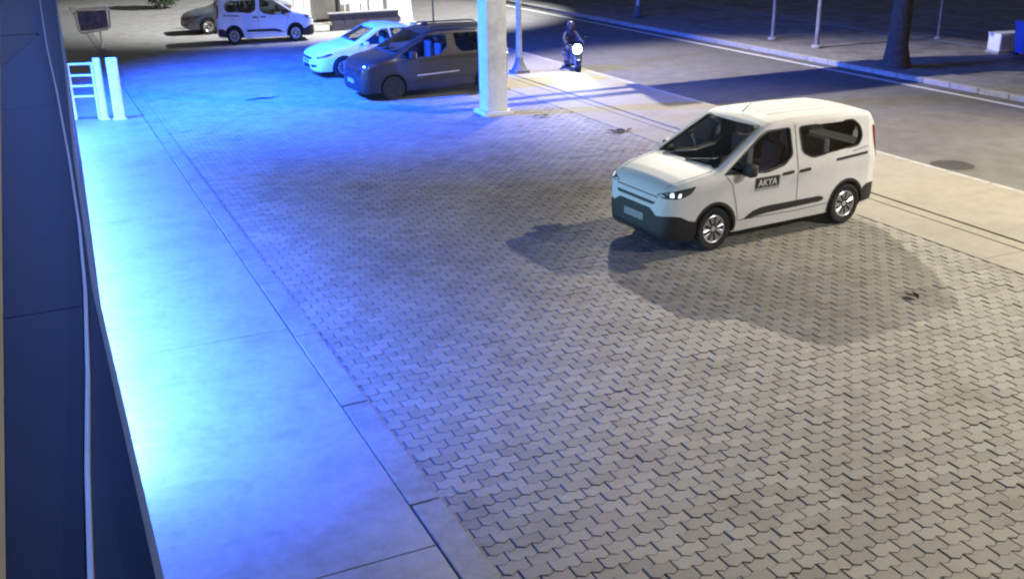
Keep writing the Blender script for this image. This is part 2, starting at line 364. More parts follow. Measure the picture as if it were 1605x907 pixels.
# ------------------------------------------------------------------ cars
def rpoly(P, r, n=4):
    P = [Vector(p) for p in P]; out = []
    for i, p in enumerate(P):
        a, b = P[i-1], P[(i+1) % len(P)]; da, db = (a-p), (b-p); q = min(r, da.length*.45, db.length*.45)
        A = p+da.normalized()*q; B = p+db.normalized()*q
        for k in range(n+1):
            t = k/n; out.append(((1-t)**2)*A+2*t*(1-t)*p+t*t*B)
    return [(v.x, v.y) for v in out]
def grow(P, d):
    c = np.mean(P, 0); return [tuple(np.array(p)+(np.array(p)-c)/np.linalg.norm(np.array(p)-c)*d) for p in P]
class Car:
    def __init__(s, T):
        s.T = T
        s.x0, s.x1 = T['top'][0][0], T['top'][-1][0]
        st = np.unique(np.round(np.concatenate([np.linspace(s.x0, s.x1, 86), [t[0] for t in T['top']], [t[0] for t in T['wid']]]), 3))
        s.v, s.f = s.loft(st, 0, 0, None)
        s.bvh = BVHTree.FromPolygons([Vector(p) for p in s.v], s.f)
    def ip(s, k, x):
        t = s.T[k]; return float(np.interp(x, [a[0] for a in t], [a[1] for a in t]))
    def sec(s, x, yi, ti, zbot):
        zt = s.ip('top', x)-ti; zb = s.ip('bot', x) if zbot is None else zbot; w = s.ip('wid', x)-yi; t = s.ip('tum', x); be = s.T['belt']
        r = min(s.ip('rad', x), (zt-zb)*.45)
        def yz(z):
            y = w-t*max(0, z-be)
            if z < .5: y -= .06*((.5-z)/.3)**2
            sh = s.T.get('shoulder', .012); y += sh*math.exp(-((z-be+.09)/.05)**2)
            return y
        zs = list(np.linspace(zb+.015, zt-r, 14)); h = [(0, zb), (yz(zb)*.5, zb), (yz(zb)-.04, zb)]+[(yz(z), z) for z in zs]
        ye = yz(zt-r)
        for k in range(1, 6):
            a = k/5*math.pi/2; h.append((ye-r*1.25*(1-math.cos(a)), zt-r+r*math.sin(a)))
        yt = h[-1][0]; cr_ = s.T['crown']*min(1, (x-s.x0)*4+.1, (s.x1-x)*4+.1)
        for q in (.75, .5, .25, 0): h.append((yt*q, zt+cr_*(1-q*q)))
        return h
    def loft(s, st, yi, ti, zbot):
        V = []; n = None
        for x in st:
            h = s.sec(x, yi, ti, zbot); ring = h+[(-y, z) for y, z in h[-2:0:-1]]; n = len(ring); V += [(x, y, z) for y, z in ring]
        F = [(i*n+k, (i+1)*n+k, (i+1)*n+(k+1) % n, i*n+(k+1) % n) for i in range(len(st)-1) for k in range(n)]
        F += [tuple(range(n)), tuple(range((len(st)-1)*n+n-1, (len(st)-1)*n-1, -1))]
        return V, F
    def hit(s, ax, u, v):
        o, d = {'+y': ((u, 5, v), (0, -1, 0)), '-y': ((u, -5, v), (0, 1, 0)), '+x': ((5, u, v), (-1, 0, 0)), '-x': ((-5, u, v), (1, 0, 0)), '+z': ((u, v, 5), (0, 0, -1))}[ax]
        p, n, i, dist = s.bvh.ray_cast(Vector(o), Vector(d))
        if p is None: return None, None
        if n.dot(Vector(d)) > 0: n = -n
        return p, n
    def grid(s, ax, G, off, skirt=.02):       # G: rows of (u,v)
        V = []; N = []; R_, C_ = len(G), len(G[0])
        last = (Vector((0, 0, 0)), Vector((0, 0, 1)))
        for row in G:
            for u, v in row:
                p, n = s.hit(ax, u, v)
                if p is None: p, n = last
                last = (p, n); V.append(p+n*off); N.append(n)
        F = [(i*C_+j, i*C_+j+1, (i+1)*C_+j+1, (i+1)*C_+j) for i in range(R_-1) for j in range(C_-1)]
        if skirt:
            ring = [j for j in range(C_)]+[i*C_+C_-1 for i in range(1, R_)]+[(R_-1)*C_+j for j in range(C_-2, -1, -1)]+[i*C_ for i in range(R_-2, 0, -1)]
            b = len(V); V += [V[i]-N[i]*(abs(off)+skirt) for i in ring]; m = len(ring)
            F += [(ring[k], ring[(k+1) % m], b+(k+1) % m, b+k) for k in range(m)]
        return V, F
    def patch(s, ax, poly, off=.004, nu=14, nv=8, skirt=.02):
        us = [p[0] for p in poly]; u0, u1 = min(us), max(us); G = []
        for i in range(nu+1):
            t = i/nu; u = u0+(u1-u0)*(.5-.5*math.cos(math.pi*t)); u = min(max(u, u0+1e-4), u1-1e-4); zs = []
            for k in range(len(poly)):
                a, b = poly[k], poly[(k+1) % len(poly)]
                if (a[0]-u)*(b[0]-u) <= 0 and abs(a[0]-b[0]) > 1e-9: zs.append(a[1]+(b[1]-a[1])*(u-a[0])/(b[0]-a[0]))
            lo, hi = (min(zs), max(zs)) if zs else (poly[0][1],)*2
            G.append([(u, lo+(hi-lo)*j/nv) for j in range(nv+1)])
        return s.grid(ax, G, off, skirt)
    def strip(s, ax, A, B, off=.005, skirt=.02): return s.grid(ax, [[a, b] for a, b in zip(A, B)], off, skirt)
    def line(s, ax, P, wd=.010, off=.003):
        P = [Vector(p) for p in P]; Q = []
        for a, b in zip(P[:-1], P[1:]):
            m = max(1, int((b-a).length/.08)); Q += [a.lerp(b, k/m) for k in range(m)]
        Q.append(P[-1]); A = []; B = []
        for i, p in enumerate(Q):
            t = (Q[min(i+1, len(Q)-1)]-Q[max(i-1, 0)]).normalized(); n = Vector((-t.y, t.x)); A.append(p+n*wd/2); B.append(p-n*wd/2)
        return s.strip(ax, A, B, off, .004)
    def body(s, root, paint):
        me = bpy.data.meshes.new('body'); me.from_pydata(s.v, [], s.f); me.update()
        bm = bmesh.new(); bm.from_mesh(me); bmesh.ops.recalc_face_normals(bm, faces=bm.faces[:]); bm.to_mesh(me); bm.free()
        o = link('body', me, None, [paint, M_int]); T = s.T; cut = []
        def cutter(v, f):
            m = bpy.data.meshes.new('c'); m.from_pydata([tuple(p) for p in v], [], f); m.update(); b = bmesh.new(); b.from_mesh(m); bmesh.ops.recalc_face_normals(b, faces=b.faces[:]); b.to_mesh(m); b.free()
            c = link('c', m, None, [M_int]); cut.append(c)
        st = np.linspace(T['cabin'][0], T['cabin'][1], 40); cutter(*s.loft(st, .075, .06, T['cabin'][2]))
        for P in T['side_windows']:
            n = len(P); cutter([(x, -1.4, z) for x, z in P]+[(x, 1.4, z) for x, z in P], [tuple(range(n)), tuple(range(2*n-1, n-1, -1))]+[(i, (i+1) % n, n+(i+1) % n, n+i) for i in range(n)])
        for P, (a, b) in ((T['windshield'], T['ws_x']), (T['rear_window'], T['rw_x'])):
            n = len(P); cutter([(a, y, z) for y, z in P]+[(b, y, z) for y, z in P], [tuple(range(n)), tuple(range(2*n-1, n-1, -1))]+[(i, (i+1) % n, n+(i+1) % n, n+i) for i in range(n)])
        for wx in T['wheels_x']:
            for sg_ in (1, -1):
                mb = MB().lathe([(T['wr']+.055, 0), (T['wr']+.055, .6)], 40, Matrix.Translation((wx, sg_*.58, T['wr'])) @ Matrix.Rotation(-sg_*math.pi/2, 4, 'X')); cutter(mb.v, mb.f)
        for c in cut:
            m = o.modifiers.new('b', 'BOOLEAN'); m.operation = 'DIFFERENCE'; m.object = c; m.solver = 'EXACT'; m.material_mode = 'TRANSFER'
        dg = bpy.context.evaluated_depsgraph_get(); ev = o.evaluated_get(dg); nm = bpy.data.meshes.new_from_object(ev)
        o.modifiers.clear(); o.data = nm; nm.name = 'body'; nm.shade_smooth(); nm.set_sharp_from_angle(angle=R(38)); nm.materials.append(M_black)
        if T['belt'] > 1:
            for q in nm.polygons:
                if q.center.z < .30 and abs(q.center.x) > 1.62: q.material_index = 2
        for c in cut: bpy.data.objects.remove(c)
        o.parent = root; return o
    def part(s, root, name, vf, m, smooth=40):
        mb = MB(); mb.v = [tuple(p) for p in vf[0]]; mb.f = vf[1]; return mb.build(name, m, root, smooth)

def make_wheel(root, x, y, r, rimm, spokes=9, sub=True):
    sgn = 1 if y > 0 else -1
    t = empty('wheel', (x, y, r)); t.parent = root
    Mx = Matrix.Rotation(-sgn*math.pi/2, 4, 'X')
    MB().lathe([(r*.63, -.10), (r*.9, -.105), (r*.985, -.085), (r, -.05), (r, .05), (r*.985, .085), (r*.9, .105), (r*.66, .095), (r*.63, .08)], 36, Mx).build('tyre', M_tyre, t, 35)
    mb = MB().lathe([(r*.66, -.09), (r*.66, .088), (r*.62, .094), (r*.585, .080), (r*.56, .03), (r*.3, .012), (0, .012)], 36, Mx)
    mb2 = MB()
    for k in range(spokes):
        for da in (-.13, .13):
            a = 2*math.pi*k/spokes+da*.9; a2 = 2*math.pi*k/spokes+da*.35
            p0 = Vector((math.cos(a2)*r*.12, math.sin(a2)*r*.12, .065)); p1 = Vector((math.cos(a)*r*.6, math.sin(a)*r*.6, .075))
            mb2.tube([Mx @ p0, Mx @ p1], [.014, .015], 6)
    mb2.lathe([(r*.18, .03), (r*.18, .07), (r*.12, .082), (0, .084)], 18, Mx)
    bk = MB().lathe([(r*.64, -.02), (r*.64, .01), (0, .01)], 24, Mx).build('brake_backing', M_black, t)
    o = MB().lathe([(r*.645, -.09), (r*.66, .088), (r*.62, .096), (r*.575, .085), (r*.56, .05), (r*.60, .0), (r*.62, -.09)], 36, Mx); o.v = o.v; o = o.add(mb2.v, mb2.f); o.build('rim', rimm, t, 35)
    return t

def mpv(kind):
    if kind == 'A':
        sw = [rpoly([(1.16, 1.125), (.40, 1.58), (.26, 1.635), (-.19, 1.65), (-.22, 1.26), (-.05, 1.14), (.30, 1.085)], .05),
              rpoly([(-.41, 1.65), (-1.58, 1.635), (-1.74, 1.52), (-1.78, 1.36), (-1.68, 1.24), (-.68, 1.17), (-.46, 1.27)], .07)]
    else:
        sw = [rpoly([(1.16, 1.125), (.42, 1.58), (.26, 1.635), (-.28, 1.65), (-.31, 1.30), (-.12, 1.15), (.20, 1.075)], .06),
              rpoly([(-.52, 1.65), (-1.22, 1.645), (-1.24, 1.16), (-.74, 1.15), (-.57, 1.30)], .06),
              rpoly([(-1.34, 1.645), (-1.72, 1.63), (-1.90, 1.45), (-1.92, 1.25), (-1.82, 1.18), (-1.36, 1.16)], .06)]
    T = dict(top=[(-2.2, .80), (-2.19, 1.02), (-2.165, 1.34), (-2.11, 1.61), (-2.04, 1.705), (-1.9, 1.735), (-1.6, 1.75), (-1.0, 1.77), (-.3, 1.78), (.0, 1.775), (.15, 1.755), (.27, 1.71), (1.24, 1.185), (1.33, 1.16), (1.55, 1.13), (1.8, 1.085), (1.97, 1.035), (2.07, .98), (2.14, .90), (2.18, .80), (2.2, .66)],
             bot=[(-2.2, .40), (-2.15, .30), (-2.0, .26), (-1.5, .22), (1.5, .20), (2.0, .20), (2.12, .215), (2.18, .25), (2.2, .30)],
             wid=[(-2.2, .72), (-2.18, .79), (-2.12, .845), (-1.95, .885), (-1.2, .915), (1.2, .915), (1.6, .905), (1.85, .885), (2.0, .85), (2.1, .79), (2.17, .69), (2.2, .58)],
             tum=[(-2.2, .20), (1.0, .22), (1.3, .25), (2.2, .3)], rad=[(-2.2, .10), (-1.9, .10), (.2, .10), (.4, .055), (1.15, .055), (1.4, .09), (1.8, .12), (2.2, .13)], belt=1.06, crown=.028,
             cabin=(-2.0, 1.14, .74), side_windows=sw, windshield=rpoly([(-.745, 1.21), (.745, 1.21), (.62, 1.70), (-.62, 1.70)], .05), ws_x=(.02, 1.8),
             rear_window=rpoly([(-.62, 1.15), (.62, 1.15), (.57, 1.58), (-.57, 1.58)], .05), rw_x=(-1.9, -2.5), wheels_x=(1.308, -1.477), wr=.325)
    return T
def sedan():
    sw = [rpoly([(.78, .945), (.05, 1.325), (-.15, 1.36), (-.22, .955)], .04), rpoly([(-.30, .955), (-.27, 1.365), (-.72, 1.345), (-1.22, 1.13), (-1.18, .985)], .05)]
    return dict(top=[(-2.26, .68), (-2.25, .88), (-2.22, 1.0), (-2.1, 1.045), (-1.75, 1.075), (-1.62, 1.09), (-.85, 1.40), (-.5, 1.455), (-.1, 1.465), (.12, 1.43), (.95, 1.005), (1.08, .96), (1.5, .90), (1.85, .82), (2.05, .75), (2.16, .68), (2.22, .60), (2.25, .48)],
                bot=[(-2.26, .42), (-2.2, .30), (-1.9, .22), (1.5, .19), (2.1, .2), (2.2, .24), (2.25, .30)],
                wid=[(-2.26, .60), (-2.2, .75), (-2.05, .84), (-1.7, .88), (-1, .895), (1.2, .895), (1.6, .88), (1.85, .84), (2.0, .78), (2.12, .68), (2.2, .55), (2.25, .42)],
                tum=[(-2.26, .3), (-1.6, .42), (.8, .42), (1.2, .3), (2.25, .3)], rad=[(-2.26, .08), (-.8, .08), (.2, .07), (1.0, .06), (1.3, .08), (2.25, .10)], belt=.90, crown=.03,
                cabin=(-1.4, .86, .62), side_windows=sw, windshield=rpoly([(-.68, 1.04), (.68, 1.04), (.55, 1.375), (-.55, 1.375)], .05), ws_x=(-.1, 1.5),
                rear_window=rpoly([(-.60, 1.13), (.60, 1.13), (.52, 1.355), (-.52, 1.355)], .04), rw_x=(-.6, -1.9), wheels_x=(1.33, -1.30), wr=.315)

def finish_car(name, T, paint, kind, rimm=None, spokes=9):
    C = Car(T); root = empty(name)
    C.body(root, paint)
    gl = M_dglass if kind == 'B' else M_glass; wg = M_glass if kind == 'B' else glass_mat('clear_glass', (.86, .88, .88))
    for ax in ('+y', '-y'):
        for P in T['side_windows']: C.part(root, 'window', C.patch(ax, grow(P, .012), -.010, 18, 8, 0), gl)
    for ax in ('+y', '-y'):
        for P in T['side_windows']: C.part(root, 'window_seal', C.strip(ax, list(P)+[P[0]], (lambda g: g+[g[0]])(grow(P, .03)), .004, .012), M_black)
    P = T['windshield']; C.part(root, 'windshield_seal', C.strip('+x', list(P)+[P[0]], (lambda g: g+[g[0]])(grow(P, .035)), .004, .012), M_black)
    C.part(root, 'windshield', C.patch('+x', grow(T['windshield'], .015), -.008, 18, 10, 0), wg)
    C.part(root, 'rear_window', C.patch('-x', grow(T['rear_window'], .012), -.008, 14, 6, 0), gl)
    for wx in T['wheels_x']:
        for y in (.80, -.80): make_wheel(root, wx, y, T['wr'], rimm or M_alloy, spokes)
    # wheel arch trims
    am = M_black if kind in 'AB' else paint
    for wx in T['wheels_x']:
        for ax in ('+y', '-y'):
            A = []; B = []
            for k in range(25):
                a = R(-12+204*k/24); r1 = T['wr']+.05; r2 = T['wr']+(.095 if kind in 'AB' else .07)
                A.append((wx+math.cos(a)*r1, T['wr']+math.sin(a)*r1)); B.append((wx+math.cos(a)*r2, T['wr']+math.sin(a)*r2))
            ok = [i for i in range(25) if min(A[i][1], B[i][1]) > T['bot'][4][1]+.03]
            C.part(root, 'arch_trim', C.strip(ax, [A[i] for i in ok], [B[i] for i in ok], .006, .03), am)
    # cabin
    def seat(x, y, w, zb):
        mb = MB().box(x-.25, x+.25, y-w/2, y+w/2, zb-.12, zb+.06, .05)
        mb.add(*(lambda m: (m.v, m.f))(MB().box(x-.36, x-.22, y-w/2+.01, y+w/2-.01, zb, zb+.55, .05)))
        mb.box(x-.36, x-.27, y-.12, y+.12, zb+.58, zb+.76, .03); return mb.build('seat', M_seat, root, 40)
    zb = .80 if kind != 'S' else .66
    for y in (.38, -.38): seat(.02 if kind != 'S' else -.1, y, .48, zb)
    seat(-.95, 0, 1.25, zb)
    mb = MB().box(.55, .98 if kind == 'S' else 1.1, -.66, .66, zb-.1, zb+.22 if kind != 'S' else zb+.2, .06); mb.build('dashboard', M_int, root, 40)
    th = MB(); pth = [(.50+.08*math.sin(a), .38+.18*math.cos(a), zb+.22+.16*math.sin(a)) for a in np.linspace(0, 2*math.pi, 20)]; th.tube(pth, .016, 8, False); th.tube([(.5, .21, zb+.22), (.5, .55, zb+.22)], .02, 6); th.build('steering_wheel', M_black, root, 50)
    return C, root

def mpv_details(C, root, kind, paint):
    dk = mat('panel_gap', (.02, .02, .022), .8)
    for ax in ('+y', '-y'):
        C.part(root, 'door_gap', C.line(ax, [(-.31, 1.70), (-.33, 1.2), (-.36, .42)]), dk)
        C.part(root, 'door_gap', C.line(ax, [(1.12, 1.09), (1.0, .95), (.92, .70), (.86, .40), (-.36, .38), (-1.08, .40)]), dk)
        C.part(root, 'door_gap', C.line(ax, [(-1.92, 1.20), (-1.55, 1.16)] if kind == 'A' else [(-1.29, 1.70), (-1.30, 1.0), (-1.12, .72)]), dk)
        if kind == 'A': C.part(root, 'slide_rail', C.patch(ax, [(-1.18, 1.055), (-1.90, 1.085), (-1.90, 1.125), (-1.18, 1.095)], .008, 8, 2), M_black)
        C.part(root, 'side_moulding', C.patch(ax, rpoly([(.74, .40), (.58, .50), (.36, .545), (-.88, .545), (-.95, .50), (-.88, .46), (.26, .44)], .02), .018, 20, 4, .03), M_black)
        for hx in (-.12, -.48):
            C.part(root, 'door_handle', C.patch(ax, rpoly([(hx-.12, .985), (hx+.12, .975), (hx+.12, 1.015), (hx-.12, 1.03)], .015), .02, 6, 2, .03), M_black if kind == 'A' else paint)
        sg_ = 1 if ax == '+y' else -1
        mb = MB().box(.70, .86, sg_*.93 if sg_ > 0 else -1.15, 1.15 if sg_ > 0 else -.93, 1.08, 1.27, .04); mb.tube([(.80, sg_*.86, 1.12), (.78, sg_*.98, 1.12)], .03, 8); mi = mb.build('wing_mirror', M_black, root, 40)
        MB().box(.692, .702, sg_*.96 if sg_ > 0 else -1.12, 1.12 if sg_ > 0 else -.96, 1.10, 1.25).build('mirror_glass', M_chrome, mi)
        # tail lamp, headlamp
        C.part(root, 'tail_lamp', C.patch(ax, rpoly([(-2.185, 1.0), (-2.10, 1.0), (-2.06, 1.5), (-2.12, 1.52)], .02), .008, 4, 8), mat('tail_lamp_red', (.20, .01, .01), .2, coat=.5))
        hp = rpoly([(1.70, 1.03), (1.79, .93), (1.95, .865), (2.175, .855), (2.16, .925), (1.95, .99)], .03)
        h = C.part(root, 'headlight', C.patch(ax, hp, .006, 14, 5), M_lens)
        for u in (1.98, 2.07): C.part(h, 'reflector', C.patch(ax, [(u-.022, .885), (u+.022, .885), (u+.01, .94), (u-.03, .945)], .012, 4, 3, .008), mat('running_light', (.9, .9, .9), .3, emit=(.85, .93, 1), estr=1.2) if kind == 'A' else M_chrome)
        # lower bumper cladding, side part
        C.part(root, 'bumper_cladding', C.patch(ax, [(1.66, .215), (1.66, .48), (1.70, .50), (1.80, .52), (1.96, .60), (2.10, .61), (2.10, .225)], .007, 10, 8, .03), M_black)
        C.part(root, 'bumper_cladding', C.patch(ax, [(-1.86, .30), (-1.86, .55), (-1.95, .60), (-2.15, .60), (-2.15, .32)], .007, 8, 6, .03), M_black)
    fb = rpoly([(-.80, .225), (.80, .225), (.80, .61), (.56, .58), (.42, .67), (-.42, .67), (-.56, .58), (-.80, .61)], .02)
    C.part(root, 'bumper_cladding', C.patch('+x', fb, .010, 24, 8, .03), M_black)
    C.part(root, 'bumper_cladding', C.patch('-x', [(-.7, .42), (.7, .42), (.7, .60), (-.7, .60)], .010, 12, 4, .03), M_black)
    C.part(root, 'grille', C.patch('+x', rpoly([(-.48, .73), (.48, .73), (.52, .775), (-.52, .775)], .01), .008, 14, 3), M_black)
    for s_ in (1, -1): C.part(root, 'bonnet_gap', C.line('+z', [(1.30, s_*.76), (1.60, s_*.75), (1.90, s_*.70), (2.08, s_*.60)], .009), dk)
    for y in (-.36, -.12, .12, .36): C.part(root, 'roof_rib', C.line('+z', [(-.1, y), (-1.9, y)], .03, .006), paint)
    C.part(root, 'fuel_flap', C.line('-y', [(-1.62, .80), (-1.62, .98), (-1.44, .98), (-1.44, .80), (-1.62, .80)], .008), dk)
    C.part(root, 'bonnet_gap', C.patch('+x', [(-.55, .845), (.55, .845), (.55, .858), (-.55, .858)], .006, 14, 1, .004), dk)
    C.part(root, 'number_plate', C.patch('+x', [(-.26, .44), (.26, .44), (.26, .55), (-.26, .55)], .022, 6, 2, .03), mat('plate', (.30, .30, .30), .5, var=.5, scale=40))
    C.part(root, 'wiper', (lambda m: (m.v, m.f))(MB().tube([(1.27, -.55, 1.20), (1.05, .05, 1.325)], .010, 6).tube([(1.27, .05, 1.21), (1.08, .6, 1.30)], .012, 6)), M_black)
    MB().tube([(.12, 0, 1.80), (-.08, 0, 1.94)], [.009, .005], 6).build('aerial', M_black, root)

def sedan_details(C, root, paint):
    dk = mat('panel_gap', (.02, .02, .022), .8)
    for ax in ('+y', '-y'):
        sg_ = 1 if ax == '+y' else -1
        C.part(root, 'door_gap', C.line(ax, [(-.26, 1.37), (-.27, .9), (-.30, .33)]), dk)
        C.part(root, 'door_gap', C.line(ax, [(.84, .92), (.80, .6), (.76, .33), (-.9, .33)]), dk)
        for hx in (-.12, -1.02): C.part(root, 'door_handle', C.patch(ax, [(hx-.1, .80), (hx+.1, .79), (hx+.1, .825), (hx-.1, .835)], .02, 6, 2, .03), M_chrome)
        mb = MB().box(.55, .70, sg_*.92 if sg_ > 0 else -1.10, 1.10 if sg_ > 0 else -.92, .93, 1.05, .035); mb.tube([(.64, sg_*.80, .95), (.62, sg_*.96, .97)], .025, 8); mb.build('wing_mirror', paint, root, 40)
        hp = rpoly([(1.66, .72), (1.80, .66), (2.10, .60), (2.14, .65), (1.95, .71), (1.72, .76)], .015)
        h = C.part(root, 'headlight', C.patch(ax, hp, .006, 12, 4), M_lens)
        C.part(h, 'reflector', C.patch(ax, [(1.98, .635), (2.05, .625), (2.05, .655), (1.98, .67)], .012, 3, 2, .008), M_chrome)
        C.part(root, 'fog_lamp_recess', C.patch('+x', [(sg_*.45, .33), (sg_*.66, .36), (sg_*.64, .43), (sg_*.42, .42)], .006, 5, 3), M_black)
        C.part(root, 'tail_lamp', C.patch(ax, [(-2.2, .80), (-1.98, .82), (-1.96, .92), (-2.18, .94)], .008, 4, 4), mat('tail_lamp_red', (.20, .01, .01), .2, coat=.5))
    C.part(root, 'grille', C.patch('+x', rpoly([(-.42, .56), (.42, .56), (.48, .63), (-.48, .63)], .01), .008, 12, 3), M_black)
    C.part(root, 'air_intake', C.patch('+x', rpoly([(-.36, .30), (.36, .30), (.32, .42), (-.32, .42)], .02), .008, 12, 3), M_black)
    C.part(root, 'number_plate', C.patch('+x', [(-.26, .45), (.26, .45), (.26, .55), (-.26, .55)], .02, 6, 2, .03), mat('plate', (.5, .5, .5), .5))

CA, vanA = finish_car('white_minivan', mpv('A'), M_white, 'A')
mpv_details(CA, vanA, 'A', M_white)
# door sticker: dark panel, pale letters, grey foot
st = CA.part(vanA, 'door_sticker', CA.patch('+y', [(.55, .845), (.05, .845), (.05, 1.0), (.55, 1.0)], .006, 8, 4, .004), mat('sticker_black', (.02, .02, .025), .5))
CA.part(st, 'sticker_foot', CA.patch('+y', [(.55, .80), (.05, .80), (.05, .844), (.55, .844)], .006, 8, 2, .004), mat('sticker_grey', (.35, .35, .36), .5))
tx = bpy.data.curves.new('t', 'FONT'); tx.body = 'AKYA'; tx.size = .150; tx.align_x = 'CENTER'; tx.extrude = .002
to = bpy.data.objects.new('t', tx); COL.objects.link(to); dg = bpy.context.evaluated_depsgraph_get(); dg.update()
tm = bpy.data.meshes.new_from_object(to.evaluated_get(dg)); bpy.data.objects.remove(to)
for v in tm.vertices:
    x, z = .30-v.co.x, .865+v.co.y; p, n = CA.hit('+y', x, z); v.co = p+n*(.010+v.co.z)
tm.materials.clear(); tl = link('sticker_lettering', tm, st, mat('sticker_white', (.8, .8, .8), .5))
vanA.location = (10.264, 13.12, 0); vanA.rotation_euler.z = R(183.25); vanA.scale = (.97, .97, 1.033)
tag(vanA, 'white minivan with black lower bumper and door sticker standing alone on the pavers', 'minivan')

CB, vanB = finish_car('dark_minivan', mpv('B'), M_dark, 'B', M_black, 5)
mpv_details(CB, vanB, 'B', M_dark)
CB.part(vanB, 'door_strip', CB.patch('+y', [(.62, .60), (.62, .63), (-.62, .66), (-.62, .635)], .022, 10, 2, .03), M_alloy)
for s_ in (1, -1):
    mb = MB().tube([(.05, s_*.60, 1.80), (-.05, s_*.60, 1.835), (-1.70, s_*.60, 1.81), (-1.80, s_*.60, 1.77)], .022, 8); mb.build('roof_rail', M_black, vanB, 40)
MB().box(-.22, -.06, -.42, -.26, 1.79, 1.885, .03).build('roof_pod', M_black, vanB, 40)
vanB.location = (10.15, 27.45, 0); vanB.rotation_euler.z = R(181.5)
tag(vanB, 'dark grey minivan with roof rails parked behind the white pillar', 'minivan')

CS, sed = finish_car('white_sedan', sedan(), M_white2, 'S')
sedan_details(CS, sed, M_white2)
sed.location = (10.08, 31.75, 0); sed.rotation_euler.z = R(181)
tag(sed, 'white sedan parked next to the dark minivan, its nose showing', 'sedan')

vanC = copy_tree(vanA, None, {M_white: M_white2})
for ch in list(vanC.children):
    if ch.name.startswith('door_sticker'):
        for g in list(ch.children): bpy.data.objects.remove(g)
        bpy.data.objects.remove(ch)
vanC.location = (8.62, 41.2, 0); vanC.rotation_euler.z = R(-6); vanC.scale = (.83, .92, .98)
tag(vanC, 'white minivan in the far row facing the road', 'minivan')
sed2 = copy_tree(sed, None, {M_white2: M_bluegrey}); sed2.location = (8.35, 45.3, 0); sed2.rotation_euler.z = R(180)
tag(sed2, 'blue grey car half hidden behind the far white minivan', 'sedan')

# ------------------------------------------------------------------ pillar
M_pil = mat('pillar_paint', (.66, .65, .62), .6, var=.10, scale=5, bump=.12, dirt=.5)
p = empty('pillar', (10.50, 23.60, 0), R(0)); tag(p, 'thick white pillar on a flat base plate beside the dark minivan', 'pillar')
MB().box(-.27, .27, -.27, .27, .10, 6.4, .02).build('shaft', M_pil, p, 40)
MB().box(-.39, .39, -.39, .39, -.02, .10, .012).build('base_plate', M_pil, p, 40)
for a in (-1, 1):
    for b in (-1, 1): MB().lathe([(.03, .10), (.03, .13), (0, .135)], 8, Matrix.Translation((a*.34, b*.34, 0))).build('anchor_bolt', M_steel, p)
MB().box(-.5, .5, -.5, .5, 6.4, 6.5, .01).build('cap', M_pil, p)

# ------------------------------------------------------------------ street lamps
def street_lamp(x, y, dirx, key, H, reach, label, r=.085, rad=.05, spot=R(165), aim=None, blend=.5):
    t = empty('street_lamp', (x, y, 0)); tag(t, label, 'street lamp', 'street lamps along the road')
    MB().tube([(0, 0, .0), (0, 0, 2.2), (0, 0, H-.9)], [r*1.15, r, r*.72], 14, True).tube([(0, 0, H-.95), (dirx*.15, 0, H-.35), (dirx*.6, 0, H+.02), (dirx*(reach-.3), 0, H+.12)], [r*.6, r*.5, r*.45, r*.42], 12).build('pole', M_steel, t, 40)
    MB().prism([(-.24, -.24), (.24, -.24), (.24, .24), (-.24, .24)], .0, .09).add(*(lambda q: (q.v, q.f))(MB().lathe([(.25, .09), (.22, .16), (.15, .30), (.11, .48)], 14))).build('base_cover', mat('base_cover_dark', (.12, .115, .115), .7, var=.3, scale=8), t, 40)
    hd = MB().box(min(dirx*(reach-.35), dirx*(reach+.35)), max(dirx*(reach-.35), dirx*(reach+.35)), -.15, .15, H+.03, H+.16, .04).build('lamp_head', M_steel, t, 40)
    MB().box(min(dirx*(reach-.2), dirx*(reach+.28)), max(dirx*(reach-.2), dirx*(reach+.28)), -.11, .11, H+.02, H+.034).build('lamp_glass', mat('lamp_glow', (.9, .85, .75), .4, emit=(1, .9, .75), estr=8), hd)
    e, c = LAMP[key]
    l = bpy.data.lights.new('lamp_light', 'SPOT'); l.energy = e; l.color = c; l.spot_size = spot; l.spot_blend = blend; l.shadow_soft_size = rad
    lo = bpy.data.objects.new('lamp_light', l); COL.objects.link(lo); lo.parent = t; lo.location = (dirx*reach, 0, H-.02)
    if aim: lo.rotation_euler = Vector((aim[0]-x-dirx*reach, aim[1]-y, -H)).to_track_quat('-Z', 'Y').to_euler()
    return t
street_lamp(13.80, 29.0, 1, 'near29', 8.8, 2.6, 'grey street lamp with a flared base just right of the white pillar', rad=.03, spot=R(106), aim=(18.6, 25.5), blend=.5)
street_lamp(14.00, 2.6, 1, 'near0', 6.6, 2.2, 'grey street lamp on the near sidewalk beyond the right edge of view')
street_lamp(24.5, 12.0, -1, 'far12', 9.0, 1.8, 'grey street lamp across the road opposite the white minivan', spot=R(124), aim=(10, 13), blend=.6)
street_lamp(25.2, 40.5, -1, 'far43', 15.4, 1.8, 'grey street lamp far up the road behind the parked cars', spot=R(66), aim=(14.5, 48.5), blend=.6)
